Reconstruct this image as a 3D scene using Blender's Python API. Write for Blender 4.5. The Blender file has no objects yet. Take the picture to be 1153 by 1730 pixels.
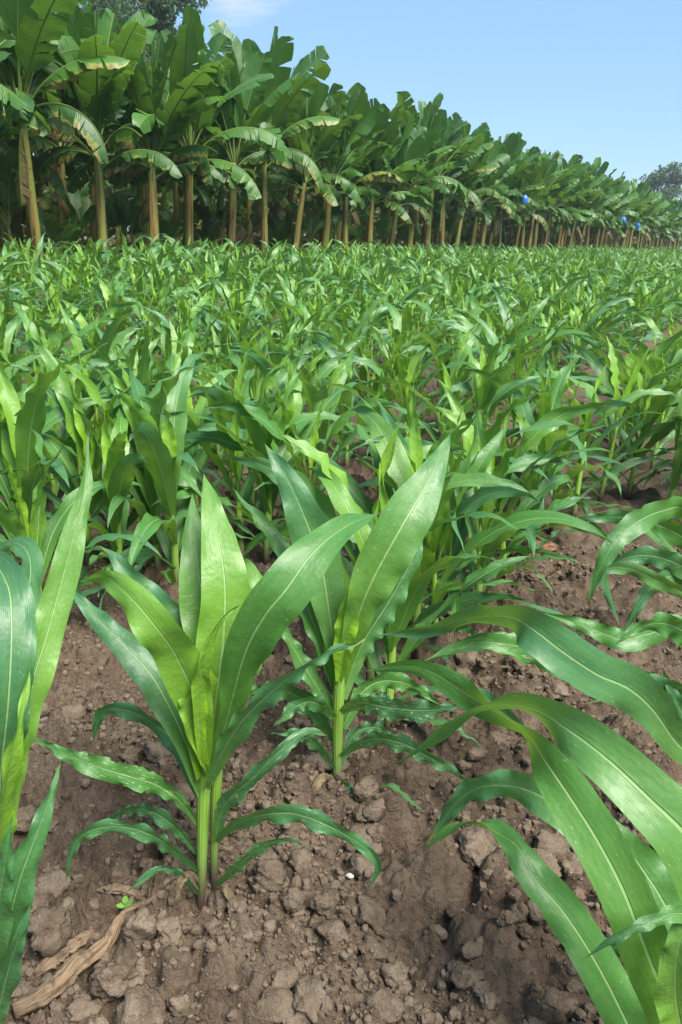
import bpy, math, random
import numpy as np
from mathutils import Vector, Matrix
SC = bpy.context.scene
COL = SC.collection
rad = math.radians
random.seed(7)

# ------------------------------------------------------------------ camera, sky, sun, exposure
H = 1.3
F = 1300.0                      # focal length in photograph pixels (1153 x 1730)
PITCH, ROLL = 19.6, 1.7
cam = bpy.data.cameras.new('camera')
cam.sensor_fit = 'VERTICAL'; cam.sensor_height = 36; cam.lens = 36 * F / 1730
cam.clip_start = 0.02; cam.clip_end = 2000
camo = bpy.data.objects.new('camera', cam); COL.objects.link(camo)
MW = Matrix.Translation((0, 0, H)) @ Matrix.Rotation(rad(90 - PITCH), 4, 'X') @ Matrix.Rotation(rad(ROLL), 4, 'Z')
camo.matrix_world = MW
SC.camera = camo
R3 = np.array(MW.to_3x3()); CP = np.array([0, 0, H])

w = bpy.data.worlds.new('World'); SC.world = w; w.use_nodes = True
SUN_EL, SUN_AZ = 58.0, 140.0     # azimuth measured from +Y towards +X
nt = w.node_tree; bg = nt.nodes['Background']
sky = nt.nodes.new('ShaderNodeTexSky'); sky.sky_type = 'NISHITA'; sky.sun_disc = False
sky.sun_elevation = rad(SUN_EL); sky.sun_rotation = rad(SUN_AZ)
sky.air_density = 1.0; sky.dust_density = 0.6; sky.ozone_density = 4.5
SKY_STRENGTH = 0.12
# a thin cloud high over the left part of the field
tcw = nt.nodes.new('ShaderNodeTexCoord'); mpw = nt.nodes.new('ShaderNodeMapping'); mpw.inputs['Scale'].default_value = (5, 5, 34)
nzw = nt.nodes.new('ShaderNodeTexNoise'); nzw.inputs['Scale'].default_value = 1.6; nzw.inputs['Detail'].default_value = 6; nzw.inputs['Roughness'].default_value = .6
nt.links.new(tcw.outputs['Generated'], mpw.inputs[0]); nt.links.new(mpw.outputs[0], nzw.inputs['Vector'])
dtw = nt.nodes.new('ShaderNodeVectorMath'); dtw.operation = 'DISTANCE'; nt.links.new(tcw.outputs['Generated'], dtw.inputs[0])
CLOUD_DIR = Vector(R3 @ np.array([(395 - 576.5) / F, (865 + 62) / F, -1.0])).normalized(); dtw.inputs[1].default_value = CLOUD_DIR
mrw = nt.nodes.new('ShaderNodeMapRange'); mrw.interpolation_type = 'SMOOTHSTEP'
for i_, v_ in enumerate((0, .0, .12, .66, 0.)): 
    if i_: mrw.inputs[i_].default_value = v_
nt.links.new(dtw.outputs['Value'], mrw.inputs[0])
adw = nt.nodes.new('ShaderNodeMath'); adw.operation = 'ADD'; nt.links.new(nzw.outputs['Fac'], adw.inputs[0]); nt.links.new(mrw.outputs[0], adw.inputs[1])
clw = nt.nodes.new('ShaderNodeMapRange'); clw.interpolation_type = 'SMOOTHSTEP'; clw.inputs[1].default_value = .80; clw.inputs[2].default_value = 1.3; clw.inputs[4].default_value = .7
nt.links.new(adw.outputs[0], clw.inputs[0])
mxw = nt.nodes.new('ShaderNodeMix'); mxw.data_type = 'RGBA'; nt.links.new(clw.outputs[0], mxw.inputs[0]); evn = nt.nodes.new('ShaderNodeMix'); evn.data_type = 'RGBA'; evn.inputs[0].default_value = .62; evn.inputs[7].default_value = (1.25, 2.24, 3.35, 1)   # flat blue mixed in to weaken the sky gradient
nt.links.new(sky.outputs[0], evn.inputs[6]); nt.links.new(evn.outputs[2], mxw.inputs[6]); mxw.inputs[7].default_value = (3.9, 4.0, 4.2, 1)
nt.links.new(mxw.outputs[2], bg.inputs['Color'])
bg.inputs['Strength'].default_value = SKY_STRENGTH

sl = bpy.data.lights.new('sun', 'SUN'); sl.energy = 5.0; sl.angle = rad(30); sl.color = (1, 0.95, 0.86)
so = bpy.data.objects.new('sun', sl); COL.objects.link(so)
sd = Vector((math.sin(rad(SUN_AZ)) * math.cos(rad(SUN_EL)), math.cos(rad(SUN_AZ)) * math.cos(rad(SUN_EL)), math.sin(rad(SUN_EL))))
so.rotation_euler = sd.to_track_quat('Z', 'Y').to_euler()
SC.view_settings.view_transform = 'Standard'; SC.view_settings.look = 'None'
SC.view_settings.exposure = 1.1; SC.view_settings.gamma = 1
SC.render.engine = 'CYCLES'
SC.cycles.max_bounces = 6; SC.cycles.diffuse_bounces = 3; SC.cycles.glossy_bounces = 2
SC.cycles.transmission_bounces = 4; SC.cycles.transparent_max_bounces = 6
SC.cycles.use_denoising = True

# ------------------------------------------------------------------ picture <-> place
def ray(px, py):
    d = R3 @ np.array([(px - 576.5) / F, -(py - 865) / F, -1.0])
    return d
def at(px, py, Y):                # the point at forward distance Y seen at a pixel of the photograph
    d = ray(px, py); return CP + d * (Y / d[1])
def proj(p):
    q = R3.T @ (np.asarray(p, float) - CP)
    return 576.5 + F * q[0] / -q[2], 865 - F * q[1] / -q[2], -q[2]
vp = ray(1385, 427); U = vp[:2] / np.linalg.norm(vp[:2]); N = np.array([-U[1], U[0]])   # row direction, across the rows
BN = 12.3                         # how far across the rows the banana edge stands
def smooth(a, b, x):
    t = np.clip((x - a) / (b - a), 0, 1); return t * t * (3 - 2 * t)

# ------------------------------------------------------------------ noise
def h2(ix, iy, s=0):
    ix = ix.astype(np.int64); iy = iy.astype(np.int64)
    n = (ix * 374761393 + iy * 668265263 + s * 974711) & 0x7fffffff
    n = ((n ^ (n >> 13)) * 1274126177) & 0x7fffffff
    n = n ^ (n >> 16)
    return (n & 0xffff) / 65535.0
def vnoise(x, y, s=0):
    ix = np.floor(x); iy = np.floor(y); fx = x - ix; fy = y - iy
    fx = fx * fx * (3 - 2 * fx); fy = fy * fy * (3 - 2 * fy)
    a = h2(ix, iy, s); b = h2(ix + 1, iy, s); c = h2(ix, iy + 1, s); d = h2(ix + 1, iy + 1, s)
    return (a + (b - a) * fx) * (1 - fy) + (c + (d - c) * fx) * fy - .5
def fbm(x, y, o=4, s=0):
    r = 0; a = 1.
    for k in range(o):
        r = r + a * vnoise(x, y, s + k); x = x * 2.03 + 3.1; y = y * 2.03 - 1.7; a *= .5
    return r
def lumps(x, y, sc, s=0, dens=.7):          # embedded clods: half-round bumps of random size
    x = x / sc; y = y / sc
    x = x + .35 * vnoise(x * 1.7, y * 1.7, s + 50); y = y + .35 * vnoise(x * 1.9 + 9, y * 1.9, s + 51)
    ix = np.floor(x); iy = np.floor(y); best = np.zeros_like(x)
    for dx in (-1, 0, 1):
        for dy in (-1, 0, 1):
            cx = ix + dx; cy = iy + dy
            px = cx + .15 + .7 * h2(cx, cy, s); py = cy + .15 + .7 * h2(cx, cy, s + 1)
            r = .25 + .45 * h2(cx, cy, s + 2)
            r = np.where(h2(cx, cy, s + 3) < dens, r, .01)
            d2 = ((x - px) ** 2 + (y - py) ** 2) / (r * r)
            best = np.maximum(best, r * np.sqrt(np.clip(1 - d2, 0, 1)))
    return best * sc
def macro(x, y):
    x = np.asarray(x, float); y = np.asarray(y, float)
    n = N[0] * x + N[1] * y
    z = .36 * smooth(3.5, 12, n)
    z = z + .035 * fbm(x * 1.6, y * 1.6, 2, 11)
    return z
def soil(x, y):
    n = N[0] * x + N[1] * y
    z = macro(x, y) + .045 * fbm(x * 4, y * 4, 3, 21)
    near = 1 - smooth(6, 14, np.hypot(x, y))
    z = z + near * (.55 * lumps(x, y, .15, 100, .4) + .75 * lumps(x, y, .06, 120, .55) + .85 * lumps(x + 3, y, .034, 160, .6) + .9 * lumps(x, y, .018, 140, .75) + .020 * fbm(x * 24, y * 24, 5, 31))
    z = z - .035 * np.exp(-(((x + .29) / .05) ** 2 + ((y - 1.235) / .05) ** 2))
    z = z - .06 * np.exp(-(((x - .16) / .07) ** 2 + ((y - 1.02) / .13) ** 2)) - .05 * np.exp(-(((x + .55) / .16) ** 2 + ((y - 2.05) / .12) ** 2)) - .05 * np.exp(-(((x - .12) / .12) ** 2 + ((y - 1.37) / .08) ** 2))
    return z
def gz(x, y):
    return float(soil(np.array([x]), np.array([y]))[0])
def hit(px, py):                  # where the ground is seen at a pixel
    d = ray(px, py); t = -H / d[2]
    for _ in range(5):
        p = CP + d * t; t = (float(macro(p[0], p[1])) - H) / d[2]
    return (CP + d * t)

# ------------------------------------------------------------------ mesh helpers
class Geo:                        # one mesh being collected: vertices, quads, float attributes per vertex
    def __init__(s): s.v = []; s.f = []; s.n = 0; s.a = {}
    def add(s, V, Fq, **at_):
        V = np.asarray(V, float).reshape(-1, 3); k = len(V)
        s.v.append(V); s.f.append(np.asarray(Fq, np.int64).reshape(-1, 4) + s.n)
        for key in set(s.a) | set(at_):
            val = at_.get(key, 0.0)
            lst = s.a.setdefault(key, [np.zeros(s.n)] if s.n else [])
            lst.append(np.broadcast_to(np.asarray(val, float).reshape(-1) if np.ndim(val) else np.array([val], float), (k,)).copy())
        s.n += k
    def merge(s, g, M=None, **over):
        if not g.n: return
        V = np.concatenate(g.v); Fq = np.concatenate(g.f)
        if M is not None: V = V @ M[:3, :3].T + M[:3, 3]
        a = {k: np.concatenate(l) for k, l in g.a.items()}; a.update(over)
        s.add(V, Fq, **a)
    def mesh(s, name, mat):
        V = np.concatenate(s.v); Fq = np.concatenate(s.f)
        me = bpy.data.meshes.new(name)
        me.vertices.add(len(V)); me.vertices.foreach_set('co', V.astype(np.float32).ravel())
        me.loops.add(len(Fq) * 4); me.loops.foreach_set('vertex_index', Fq.astype(np.int32).ravel())
        me.polygons.add(len(Fq))
        me.polygons.foreach_set('loop_start', np.arange(0, len(Fq) * 4, 4, dtype=np.int32))
        me.polygons.foreach_set('use_smooth', np.ones(len(Fq), bool))
        for k, l in s.a.items():
            at_ = me.attributes.new(k, 'FLOAT', 'POINT'); at_.data.foreach_set('value', np.concatenate(l).astype(np.float32))
        me.materials.append(mat); me.update(calc_edges=True); me.validate()
        return me
    def build(s, name, mat, parent=None, loc=None):
        o = bpy.data.objects.new(name, s.mesh(name, mat)); COL.objects.link(o)
        if parent: o.parent = parent
        if loc is not None: o.location = loc
        return o
def tag(o, label=None, cat=None, group=None, kind=None):
    for k, v in (('label', label), ('category', cat), ('group', group), ('kind', kind)):
        if v: o[k] = v
    return o
def empty(name, loc, rz=0, label=None, cat=None, group=None):
    o = bpy.data.objects.new(name, None); COL.objects.link(o); o.empty_display_size = .1
    o.location = loc; o.rotation_euler = (0, 0, rz); tag(o, label, cat, group); return o
def put(name, mesh, parent):
    o = bpy.data.objects.new(name, mesh); COL.objects.link(o); o.parent = parent; return o
def grid_faces(nu, nv):           # nu x nv vertices -> quads
    i = np.arange(nu - 1)[:, None] * nv + np.arange(nv - 1)[None]
    return np.stack([i, i + 1, i + nv + 1, i + nv], -1).reshape(-1, 4)
def norm(a): return a / np.maximum(np.linalg.norm(a, axis=-1, keepdims=True), 1e-9)
def resample(P, n):               # smooth curve through control points, n+1 points evenly along it; also returns the parameter
    P = np.asarray(P, float)
    if len(P) == 2: P = np.array([P[0], (P[0] + P[1]) / 2, P[1]])
    Q = np.vstack([2 * P[0] - P[1], P, 2 * P[-1] - P[-2]]); out = []; par = []
    for i in range(len(P) - 1):
        a, b, c, d = Q[i:i + 4]
        t = np.linspace(0, 1, 24, endpoint=False)[:, None]
        out.append(.5 * (2 * b + (c - a) * t + (2 * a - 5 * b + 4 * c - d) * t ** 2 + (3 * b - a - 3 * c + d) * t ** 3)); par.append(i + t[:, 0])
    out.append(P[-1:]); par.append([len(P) - 1.0])
    C = np.vstack(out); par = np.concatenate(par)
    L = np.concatenate([[0], np.cumsum(np.linalg.norm(np.diff(C, axis=0), axis=1))])
    s = np.linspace(0, L[-1], n + 1)
    return np.stack([np.interp(s, L, C[:, k]) for k in range(3)], 1), np.interp(s, L, par) / (len(P) - 1), L[-1]
def tube(G, P, r, ns=8, rough=0, seed=0, cap=True, **at_):
    P = np.asarray(P, float); n = len(P); r = np.broadcast_to(np.asarray(r, float), (n,))
    T = norm(np.gradient(P, axis=0)); ref = np.array([1., 0, 0]) if abs(T[0][0]) < .8 else np.array([0, 1., 0])
    B = norm(np.cross(T, ref)); Nn = np.cross(B, T)
    a = np.linspace(0, 2 * np.pi, ns, endpoint=False)
    rr = r[:, None] * np.ones((1, ns))
    if rough:
        g = np.random.default_rng(seed); rr = rr * (1 + rough * g.normal(size=(n, ns)) + rough * g.normal(size=(1, ns)))
    V = P[:, None] + rr[..., None] * (np.cos(a)[None, :, None] * B[:, None] + np.sin(a)[None, :, None] * Nn[:, None])
    V = np.concatenate([V, V[:, :1]], 1)
    if cap:
        V = np.concatenate([np.broadcast_to(P[:1, None], (1, ns + 1, 3)), V, np.broadcast_to(P[-1:, None], (1, ns + 1, 3))], 0)
    lv = np.repeat(np.linspace(0, 1, len(V)), ns + 1); lu = np.tile(np.linspace(0, 1, ns + 1), len(V))
    G.add(V.reshape(-1, 3), grid_faces(len(V), ns + 1), lu=lu, lv=lv, **at_)
def rot_about(v, k, a):           # rotate rows v about unit rows k by angles a
    a = a[:, None]; return v * np.cos(a) + np.cross(k, v) * np.sin(a) + k * (np.sum(k * v, 1, keepdims=True)) * (1 - np.cos(a))

def corn_leaf(G, C, Nr, width, roll, rng, nw=8, fold=.5, ripple=.012, age=0., dmg=0., rnd=None, base_w=.5, peak=.38, freq=None, tp=1.7):
    """a maize blade along the curve C (points), its upper face towards Nr, turned about the midrib by roll"""
    n = len(C); v = np.linspace(0, 1, n)
    T = norm(np.gradient(C, axis=0))
    B = norm(np.cross(T, Nr)); Nn = np.cross(B, T)
    roll = np.broadcast_to(np.asarray(roll, float), (n,))
    B = rot_about(B, T, roll); Nn = rot_about(Nn, T, roll)
    prof = (base_w + (1 - base_w) * smooth(0, peak, v)) * np.where(v > peak, np.clip(1 - ((v - peak) / (1 - peak)) ** tp, 0, 1), 1)
    prof = np.maximum(prof, .012) * (1 + .05 * np.sin(v * 9 + rng.random() * 6) + .03 * np.sin(v * 23 + rng.random() * 6))
    hw = width / 2 * prof; ripple = min(ripple, width * .17)
    u = np.linspace(-1, 1, nw + 1)
    fo = (fold * (1.15 - .75 * smooth(0, .6, v)) + .5 * (1 - smooth(0, .12, v)))[:, None]
    freq = freq or rng.uniform(3, 6.5)
    ph = rng.random(2) * 6.28
    env = smooth(.1, .35, v) * (1 - .6 * smooth(.8, 1, v))
    rp = np.where(u < 0, np.sin(2 * np.pi * freq * (v[:, None] + .05 * np.sin(v[:, None] * 11 + ph[0])) + ph[0]), np.sin(2 * np.pi * freq * 1.13 * (v[:, None] + .06 * np.sin(v[:, None] * 8 + ph[1])) + ph[1]))
    rp = rp * ripple * env[:, None] * np.abs(u) ** 2.2
    x = hw[:, None] * u
    if dmg > .12:                 # chewed margins
        jag = rng.random((n, 2)); jag = np.where(jag > .72, (jag - .72) * 1.6 * min(1, dmg), 0) * smooth(.15, .3, v)[:, None]
        x[:, 0] *= 1 - jag[:, 0]; x[:, -1] *= 1 - jag[:, 1]
    ax = np.abs(x)
    V = C[:, None] + B[:, None] * (x * np.cos(fo * .9))[..., None] + Nn[:, None] * (ax * np.sin(fo) * (1 - .35 * np.abs(u)) + rp)[..., None]
    rnd = rng.random() if rnd is None else rnd
    G.add(V.reshape(-1, 3), grid_faces(n, nw + 1), lu=np.tile(u, n), lv=np.repeat(v, nw + 1), age=age, dmg=dmg, rnd=rnd)

# ------------------------------------------------------------------ materials
def M(name):
    m = bpy.data.materials.new(name); m.use_nodes = True; m.node_tree.nodes.clear(); return m, m.node_tree
class NT:                         # a short way to write node trees
    def __init__(s, t): s.t = t
    def n(s, typ, **kw):
        nd = s.t.nodes.new('ShaderNode' + typ)
        for k, v in kw.items():
            if isinstance(v, dict): continue
            setattr(nd, k, v)
        return nd
    def set(s, sock, v):
        if hasattr(v, 'bl_rna') and isinstance(v, bpy.types.NodeSocket): s.t.links.new(v, sock)
        else: sock.default_value = v
    def attr(s, name): return s.n('Attribute', attribute_name=name).outputs['Fac']
    def math(s, op, a, b=None, c=None, clamp=False):
        nd = s.n('Math', operation=op, use_clamp=clamp)
        for i, v in enumerate((a, b, c)):
            if v is not None: s.set(nd.inputs[i], v)
        return nd.outputs[0]
    def mix(s, f, a, b, typ='MIX'):
        nd = s.n('Mix', data_type='RGBA', blend_type=typ); nd.clamp_factor = True
        s.set(nd.inputs[0], f); s.set(nd.inputs[6], a if not isinstance(a, tuple) else (*a, 1)[:4]); s.set(nd.inputs[7], b if not isinstance(b, tuple) else (*b, 1)[:4])
        return nd.outputs[2]
    def rng(s, v, a, b, c=0., d=1., sm=True):
        nd = s.n('MapRange', interpolation_type='SMOOTHSTEP' if sm else 'LINEAR')
        for i, k in enumerate((v, a, b, c, d)): s.set(nd.inputs[i], k)
        return nd.outputs[0]
    def vec(s, x, y, z):
        nd = s.n('CombineXYZ')
        for i, k in enumerate((x, y, z)): s.set(nd.inputs[i], k)
        return nd.outputs[0]
    def noise(s, vec, scale=5., detail=3., rough=.55):
        nd = s.n('TexNoise'); nd.inputs['Scale'].default_value = scale; nd.inputs['Detail'].default_value = detail; nd.inputs['Roughness'].default_value = rough
        if vec is not None: s.set(nd.inputs['Vector'], vec)
        return nd.outputs['Fac']
    def bump(s, h, dist=.01, strength=1.):
        nd = s.n('Bump'); nd.inputs['Strength'].default_value = strength; nd.inputs['Distance'].default_value = dist; s.set(nd.inputs['Height'], h); return nd.outputs[0]
    def pbsdf(s, col, rough=.5, nrm=None, spec=.5):
        p = s.n('BsdfPrincipled'); s.set(p.inputs['Base Color'], col if not isinstance(col, tuple) else (*col, 1)[:4]); s.set(p.inputs['Roughness'], rough); s.set(p.inputs['Specular IOR Level'], spec)
        if nrm is not None: s.set(p.inputs['Normal'], nrm)
        return p.outputs[0]
    def out(s, sh):
        o = s.n('OutputMaterial'); s.t.links.new(sh, o.inputs['Surface'])
    def leafy(s, col, tcol, trans, rough, nrm, spec=.5):
        p = s.pbsdf(col, rough, nrm, spec); tr = s.n('BsdfTranslucent'); s.set(tr.inputs['Color'], tcol)
        if nrm is not None: s.set(tr.inputs['Normal'], nrm)
        mx = s.n('MixShader'); mx.inputs[0].default_value = trans; s.t.links.new(p, mx.inputs[1]); s.t.links.new(tr.outputs[0], mx.inputs[2])
        s.out(mx.outputs[0])

def mat_corn():
    m, t = M('maize_leaf'); q = NT(t)
    lu, lv, age, dmg, rnd = (q.attr(k) for k in ('lu', 'lv', 'age', 'dmg', 'rnd'))
    oi = q.n('ObjectInfo').outputs['Random']
    r = q.math('FRACT', q.math('ADD', rnd, oi))
    alu = q.math('ABSOLUTE', lu)
    yf = q.math('ADD', age, q.math('MULTIPLY', q.math('SUBTRACT', .30, lv), .55))
    yf = q.math('ADD', yf, q.math('MULTIPLY', q.math('SUBTRACT', r, .5), .25), clamp=True)
    col = q.mix(yf, q.mix(q.rng(r, .2, .8), (.052, .168, .032), (.044, .146, .062)), (.235, .43, .018))
    v3 = q.vec(q.math('MULTIPLY', lu, 1.6), q.math('MULTIPLY', lv, 5.), q.math('MULTIPLY', r, 37.))
    n1 = q.noise(v3, 1.6, 4)
    col = q.mix(q.rng(n1, .3, .75, 0, .55), col, q.mix(.5, col, (.105, .26, .045)))
    # fine parallel veins
    vein = q.math('SINE', q.math('MULTIPLY', lu, 70.))
    vein2 = q.math('SINE', q.math('MULTIPLY', lu, 24.))
    col = q.mix(q.rng(vein, -.2, 1., 0, .035), col, q.mix(.6, col, (.10, .26, .05)))
    ribw = q.math('MULTIPLY', .075, q.math('SUBTRACT', 1.1, q.math('MULTIPLY', lv, .75)))
    rib = q.rng(q.math('DIVIDE', alu, ribw), 1.2, .55)
    col = q.mix(q.math('MULTIPLY', rib, .62), col, (.34, .50, .20))
    # insect windows and scars
    v4 = q.vec(q.math('MULTIPLY', lu, 5.), q.math('MULTIPLY', lv, 13.), q.math('MULTIPLY', r, 91.))
    dn = q.noise(v4, 1.5, 3, .6)
    dm = q.rng(dn, q.math('SUBTRACT', .80, q.math('MULTIPLY', dmg, .22)), q.math('SUBTRACT', .83, q.math('MULTIPLY', dmg, .22)))
    dm = q.math('MULTIPLY', dm, q.rng(dmg, 0., .1))
    col = q.mix(q.math('MULTIPLY', dm, .75), col, (.46, .52, .30))
    tip = q.math('MULTIPLY', q.rng(lv, .93, 1.), q.rng(r, .6, .9))
    col = q.mix(q.math('MULTIPLY', tip, .7), col, (.32, .27, .09))
    tc = q.mix(.55, col, (.30, .52, .03))
    hgt = q.math('ADD', q.math('MULTIPLY', vein, .03), q.math('ADD', q.math('MULTIPLY', vein2, q.math('MULTIPLY', n1, .06)), q.math('MULTIPLY', rib, -1.5)))
    hgt = q.math('ADD', hgt, q.math('MULTIPLY', q.noise(q.vec(q.math('MULTIPLY', lu, .8), q.math('MULTIPLY', lv, 14.), r), 2., 2), 2.))
    nb = q.bump(hgt, .0016, .7)
    rough = q.rng(n1, .3, .7, .42, .54)
    sp = q.noise(q.vec(q.math('MULTIPLY', lu, 16.), q.math('MULTIPLY', lv, 90.), q.math('MULTIPLY', r, 17.)), 1., 2)
    col = q.mix(q.rng(sp, .675, .74, 0, .6), col, (.40, .44, .30))
    hole = q.math('MULTIPLY', q.rng(dn, q.math('SUBTRACT', .875, q.math('MULTIPLY', dmg, .20)), q.math('SUBTRACT', .88, q.math('MULTIPLY', dmg, .20))), q.rng(dmg, .15, .2))
    q.leafy(col, tc, .30, rough, nb, .6)
    o_ = [n_ for n_ in t.nodes if n_.type == 'OUTPUT_MATERIAL'][0]; sh = o_.inputs[0].links[0].from_socket
    tp_ = q.n('BsdfTransparent'); mh = q.n('MixShader'); t.links.new(hole, mh.inputs[0]); t.links.new(sh, mh.inputs[1]); t.links.new(tp_.outputs[0], mh.inputs[2]); t.links.new(mh.outputs[0], o_.inputs[0])
    return m
def mat_stalk():
    m, t = M('maize_stalk'); q = NT(t)
    lu, lv = q.attr('lu'), q.attr('lv')
    n1 = q.noise(q.vec(q.math('MULTIPLY', lu, 14.), q.math('MULTIPLY', lv, 3.), q.n('ObjectInfo').outputs['Random']), 1.5, 3)
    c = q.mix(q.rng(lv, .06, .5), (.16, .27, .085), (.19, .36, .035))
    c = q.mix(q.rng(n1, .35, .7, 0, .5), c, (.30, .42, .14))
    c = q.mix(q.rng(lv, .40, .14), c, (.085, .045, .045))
    n2 = q.math('SINE', q.math('MULTIPLY', lu, 90.))
    q.leafy(c, c, .12, .45, q.bump(n2, .0006, .6))
    return m
def mat_soil():
    m, t = M('soil'); q = NT(t)
    g = q.n('NewGeometry').outputs['Position']
    a = q.noise(g, 1.3, 4); b = q.noise(g, 9., 5, .6); c = q.noise(g, 60., 4, .65); d = q.noise(g, 260., 3, .7)
    col = q.mix(q.rng(a, .35, .65), (.082, .057, .039), (.116, .084, .059))
    col = q.mix(q.rng(b, .38, .66, 0, .75), col, (.168, .126, .088))
    col = q.mix(q.rng(c, .45, .72, 0, .6), col, (.056, .037, .028))
    col = q.mix(q.rng(d, .56, .74, 0, .55), col, (.235, .187, .138))
    h = q.math('ADD', q.math('MULTIPLY', c, 1.), q.math('ADD', q.math('MULTIPLY', d, .45), q.math('MULTIPLY', b, 1.2)))
    q.out(q.pbsdf(col, .95, q.bump(h, .016, 1.), .15))
    return m
def mat_clod(name='clod', tint=(.174, .132, .093), dark=(.096, .067, .046)):
    m, t = M(name); q = NT(t)
    g = q.n('NewGeometry').outputs['Position']; r = q.n('ObjectInfo').outputs['Random']; rr = q.attr('rnd')
    b = q.noise(g, 22., 5, .65); d = q.noise(g, 180., 4, .7)
    col = q.mix(q.rng(b, .35, .68), dark, tint)
    col = q.mix(q.math('MULTIPLY', q.math('FRACT', q.math('ADD', r, rr)), .45), col, (.215, .170, .126))
    col = q.mix(q.rng(d, .54, .72, 0, .5), col, (.28, .225, .175))
    col = q.mix(q.rng(d, .45, .30, 0, .6), col, (.05, .032, .023))
    h = q.math('ADD', q.math('MULTIPLY', b, 1.2), q.math('MULTIPLY', d, .5))
    q.out(q.pbsdf(col, .95, q.bump(h, .012, 1.), .15))
    return m
def mat_banana_leaf():
    m, t = M('banana_leaf'); q = NT(t)
    lu, lv, dry, rnd, rib = (q.attr(k) for k in ('lu', 'lv', 'age', 'rnd', 'dmg'))
    oi = q.n('ObjectInfo').outputs['Random']; r = q.math('FRACT', q.math('ADD', rnd, oi))
    alu = q.math('ABSOLUTE', lu)
    col = q.mix(r, (.018, .074, .018), (.062, .175, .025))
    v3 = q.vec(q.math('MULTIPLY', lu, 1.), q.math('MULTIPLY', lv, 7.), q.math('MULTIPLY', r, 31.))
    n1 = q.noise(v3, 2., 4)
    col = q.mix(q.rng(n1, .35, .7, 0, .5), col, (.085, .19, .035))
    vein = q.math('SINE', q.math('MULTIPLY', q.math('ADD', lv, q.math('MULTIPLY', alu, -.04)), 260.))
    col = q.mix(q.rng(vein, 0., 1., 0, .07), col, (.10, .22, .05))
    # yellow, then brown and papery from the margin in
    e = q.math('ADD', q.math('MULTIPLY', alu, .75), q.math('ADD', q.math('MULTIPLY', q.math('SUBTRACT', n1, .5), 1.5), q.math('SUBTRACT', dry, .95)))
    col = q.mix(q.rng(e, .0, .28), col, (.27, .28, .045))
    col = q.mix(q.rng(e, .22, .42), col, (.20, .135, .06))
    col = q.mix(rib, col, (.22, .30, .07))
    tc = q.mix(.5, col, (.22, .40, .03))
    q.leafy(col, tc, .34, .45, q.bump(q.math('ADD', q.math('MULTIPLY', vein, .2), q.math('MULTIPLY', n1, 2.)), .006, .6), .5)
    return m
def mat_banana_stem():
    m, t = M('banana_stem'); q = NT(t)
    lu, lv = q.attr('lu'), q.attr('lv'); r = q.n('ObjectInfo').outputs['Random']
    v = q.vec(q.math('MULTIPLY', lu, 5.), q.math('MULTIPLY', lv, 2.6), q.math('MULTIPLY', r, 50.))
    a = q.noise(v, 1.3, 5, .6); b = q.noise(q.vec(q.math('MULTIPLY', lu, 26.), q.math('MULTIPLY', lv, 2.), q.math('MULTIPLY', r, 20.)), 1.2, 4)
    col = q.mix(q.rng(a, .4, .62), (.21, .235, .04), (.28, .165, .04))
    col = q.mix(q.rng(lv, .55, 1., 0, .85), col, (.17, .27, .06))
    col = q.mix(q.rng(b, .48, .64, 0, .9), col, (.085, .045, .02))
    col = q.mix(q.rng(a, .56, .68, 0, .85), col, (.035, .022, .012))
    q.out(q.pbsdf(col, .6, q.bump(b, .02, .8), .4))
    return m
def mat_simple(name, c1, c2, scale=8., rough=.8, bump=.01, stretch=(1, 1, 1), spec=.3):
    m, t = M(name); q = NT(t)
    tc = q.n('TexCoord').outputs['Object']; mp = q.n('Mapping'); mp.inputs['Scale'].default_value = stretch; t.links.new(tc, mp.inputs[0])
    a = q.noise(mp.outputs[0], scale, 5, .62)
    q.out(q.pbsdf(q.mix(q.rng(a, .36, .66), c1, c2), rough, q.bump(a, bump, .9), spec))
    return m
def mat_foliage(name, c1, c2):
    m, t = M(name); q = NT(t)
    col = q.mix(q.attr('rnd'), c1, c2); q.leafy(col, q.mix(.5, col, (.2, .35, .05)), .25, .6, None, .3)
    return m
def mat_fibre(name, c1, c2, c3):
    m, t = M(name); q = NT(t)
    lu, lv = q.attr('lu'), q.attr('lv')
    a = q.noise(q.vec(q.math('MULTIPLY', lu, 22.), q.math('MULTIPLY', lv, 4.), 0.), 1.4, 5, .65); b = q.noise(q.n('NewGeometry').outputs['Position'], 45., 4)
    col = q.mix(q.rng(a, .35, .65), c1, c2); col = q.mix(q.rng(b, .5, .7, 0, .8), col, c3)
    q.out(q.pbsdf(col, .85, q.bump(q.math('ADD', a, b), .006, 1.), .2))
    return m
MC, MS, MSOIL, MCLOD = mat_corn(), mat_stalk(), mat_soil(), mat_clod()
MBL, MBS = mat_banana_leaf(), mat_banana_stem()
MDRY = mat_fibre('dry_stalk', (.15, .10, .062), (.25, .18, .115), (.07, .046, .032))
MWOOD = mat_fibre('old_wood', (.16, .075, .045), (.27, .15, .095), (.07, .035, .025))
MBLUE = mat_simple('blue_plastic', (.02, .11, .40), (.05, .21, .58), 6, .35, .03, spec=.5)
MWEED = mat_foliage('weed_leaf', (.09, .20, .03), (.17, .32, .05))
MTREE = mat_foliage('tree_leaf', (.036, .072, .036), (.085, .130, .062))
MBARK = mat_simple('bark', (.06, .045, .035), (.13, .10, .08), 9, .9, .03)
MDRYL = mat_fibre('dry_leaf', (.24, .17, .09), (.36, .28, .17), (.15, .09, .05))
MPEB = mat_simple('pale_pebble', (.42, .38, .33), (.55, .52, .47), 30, .8, .002)

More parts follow.
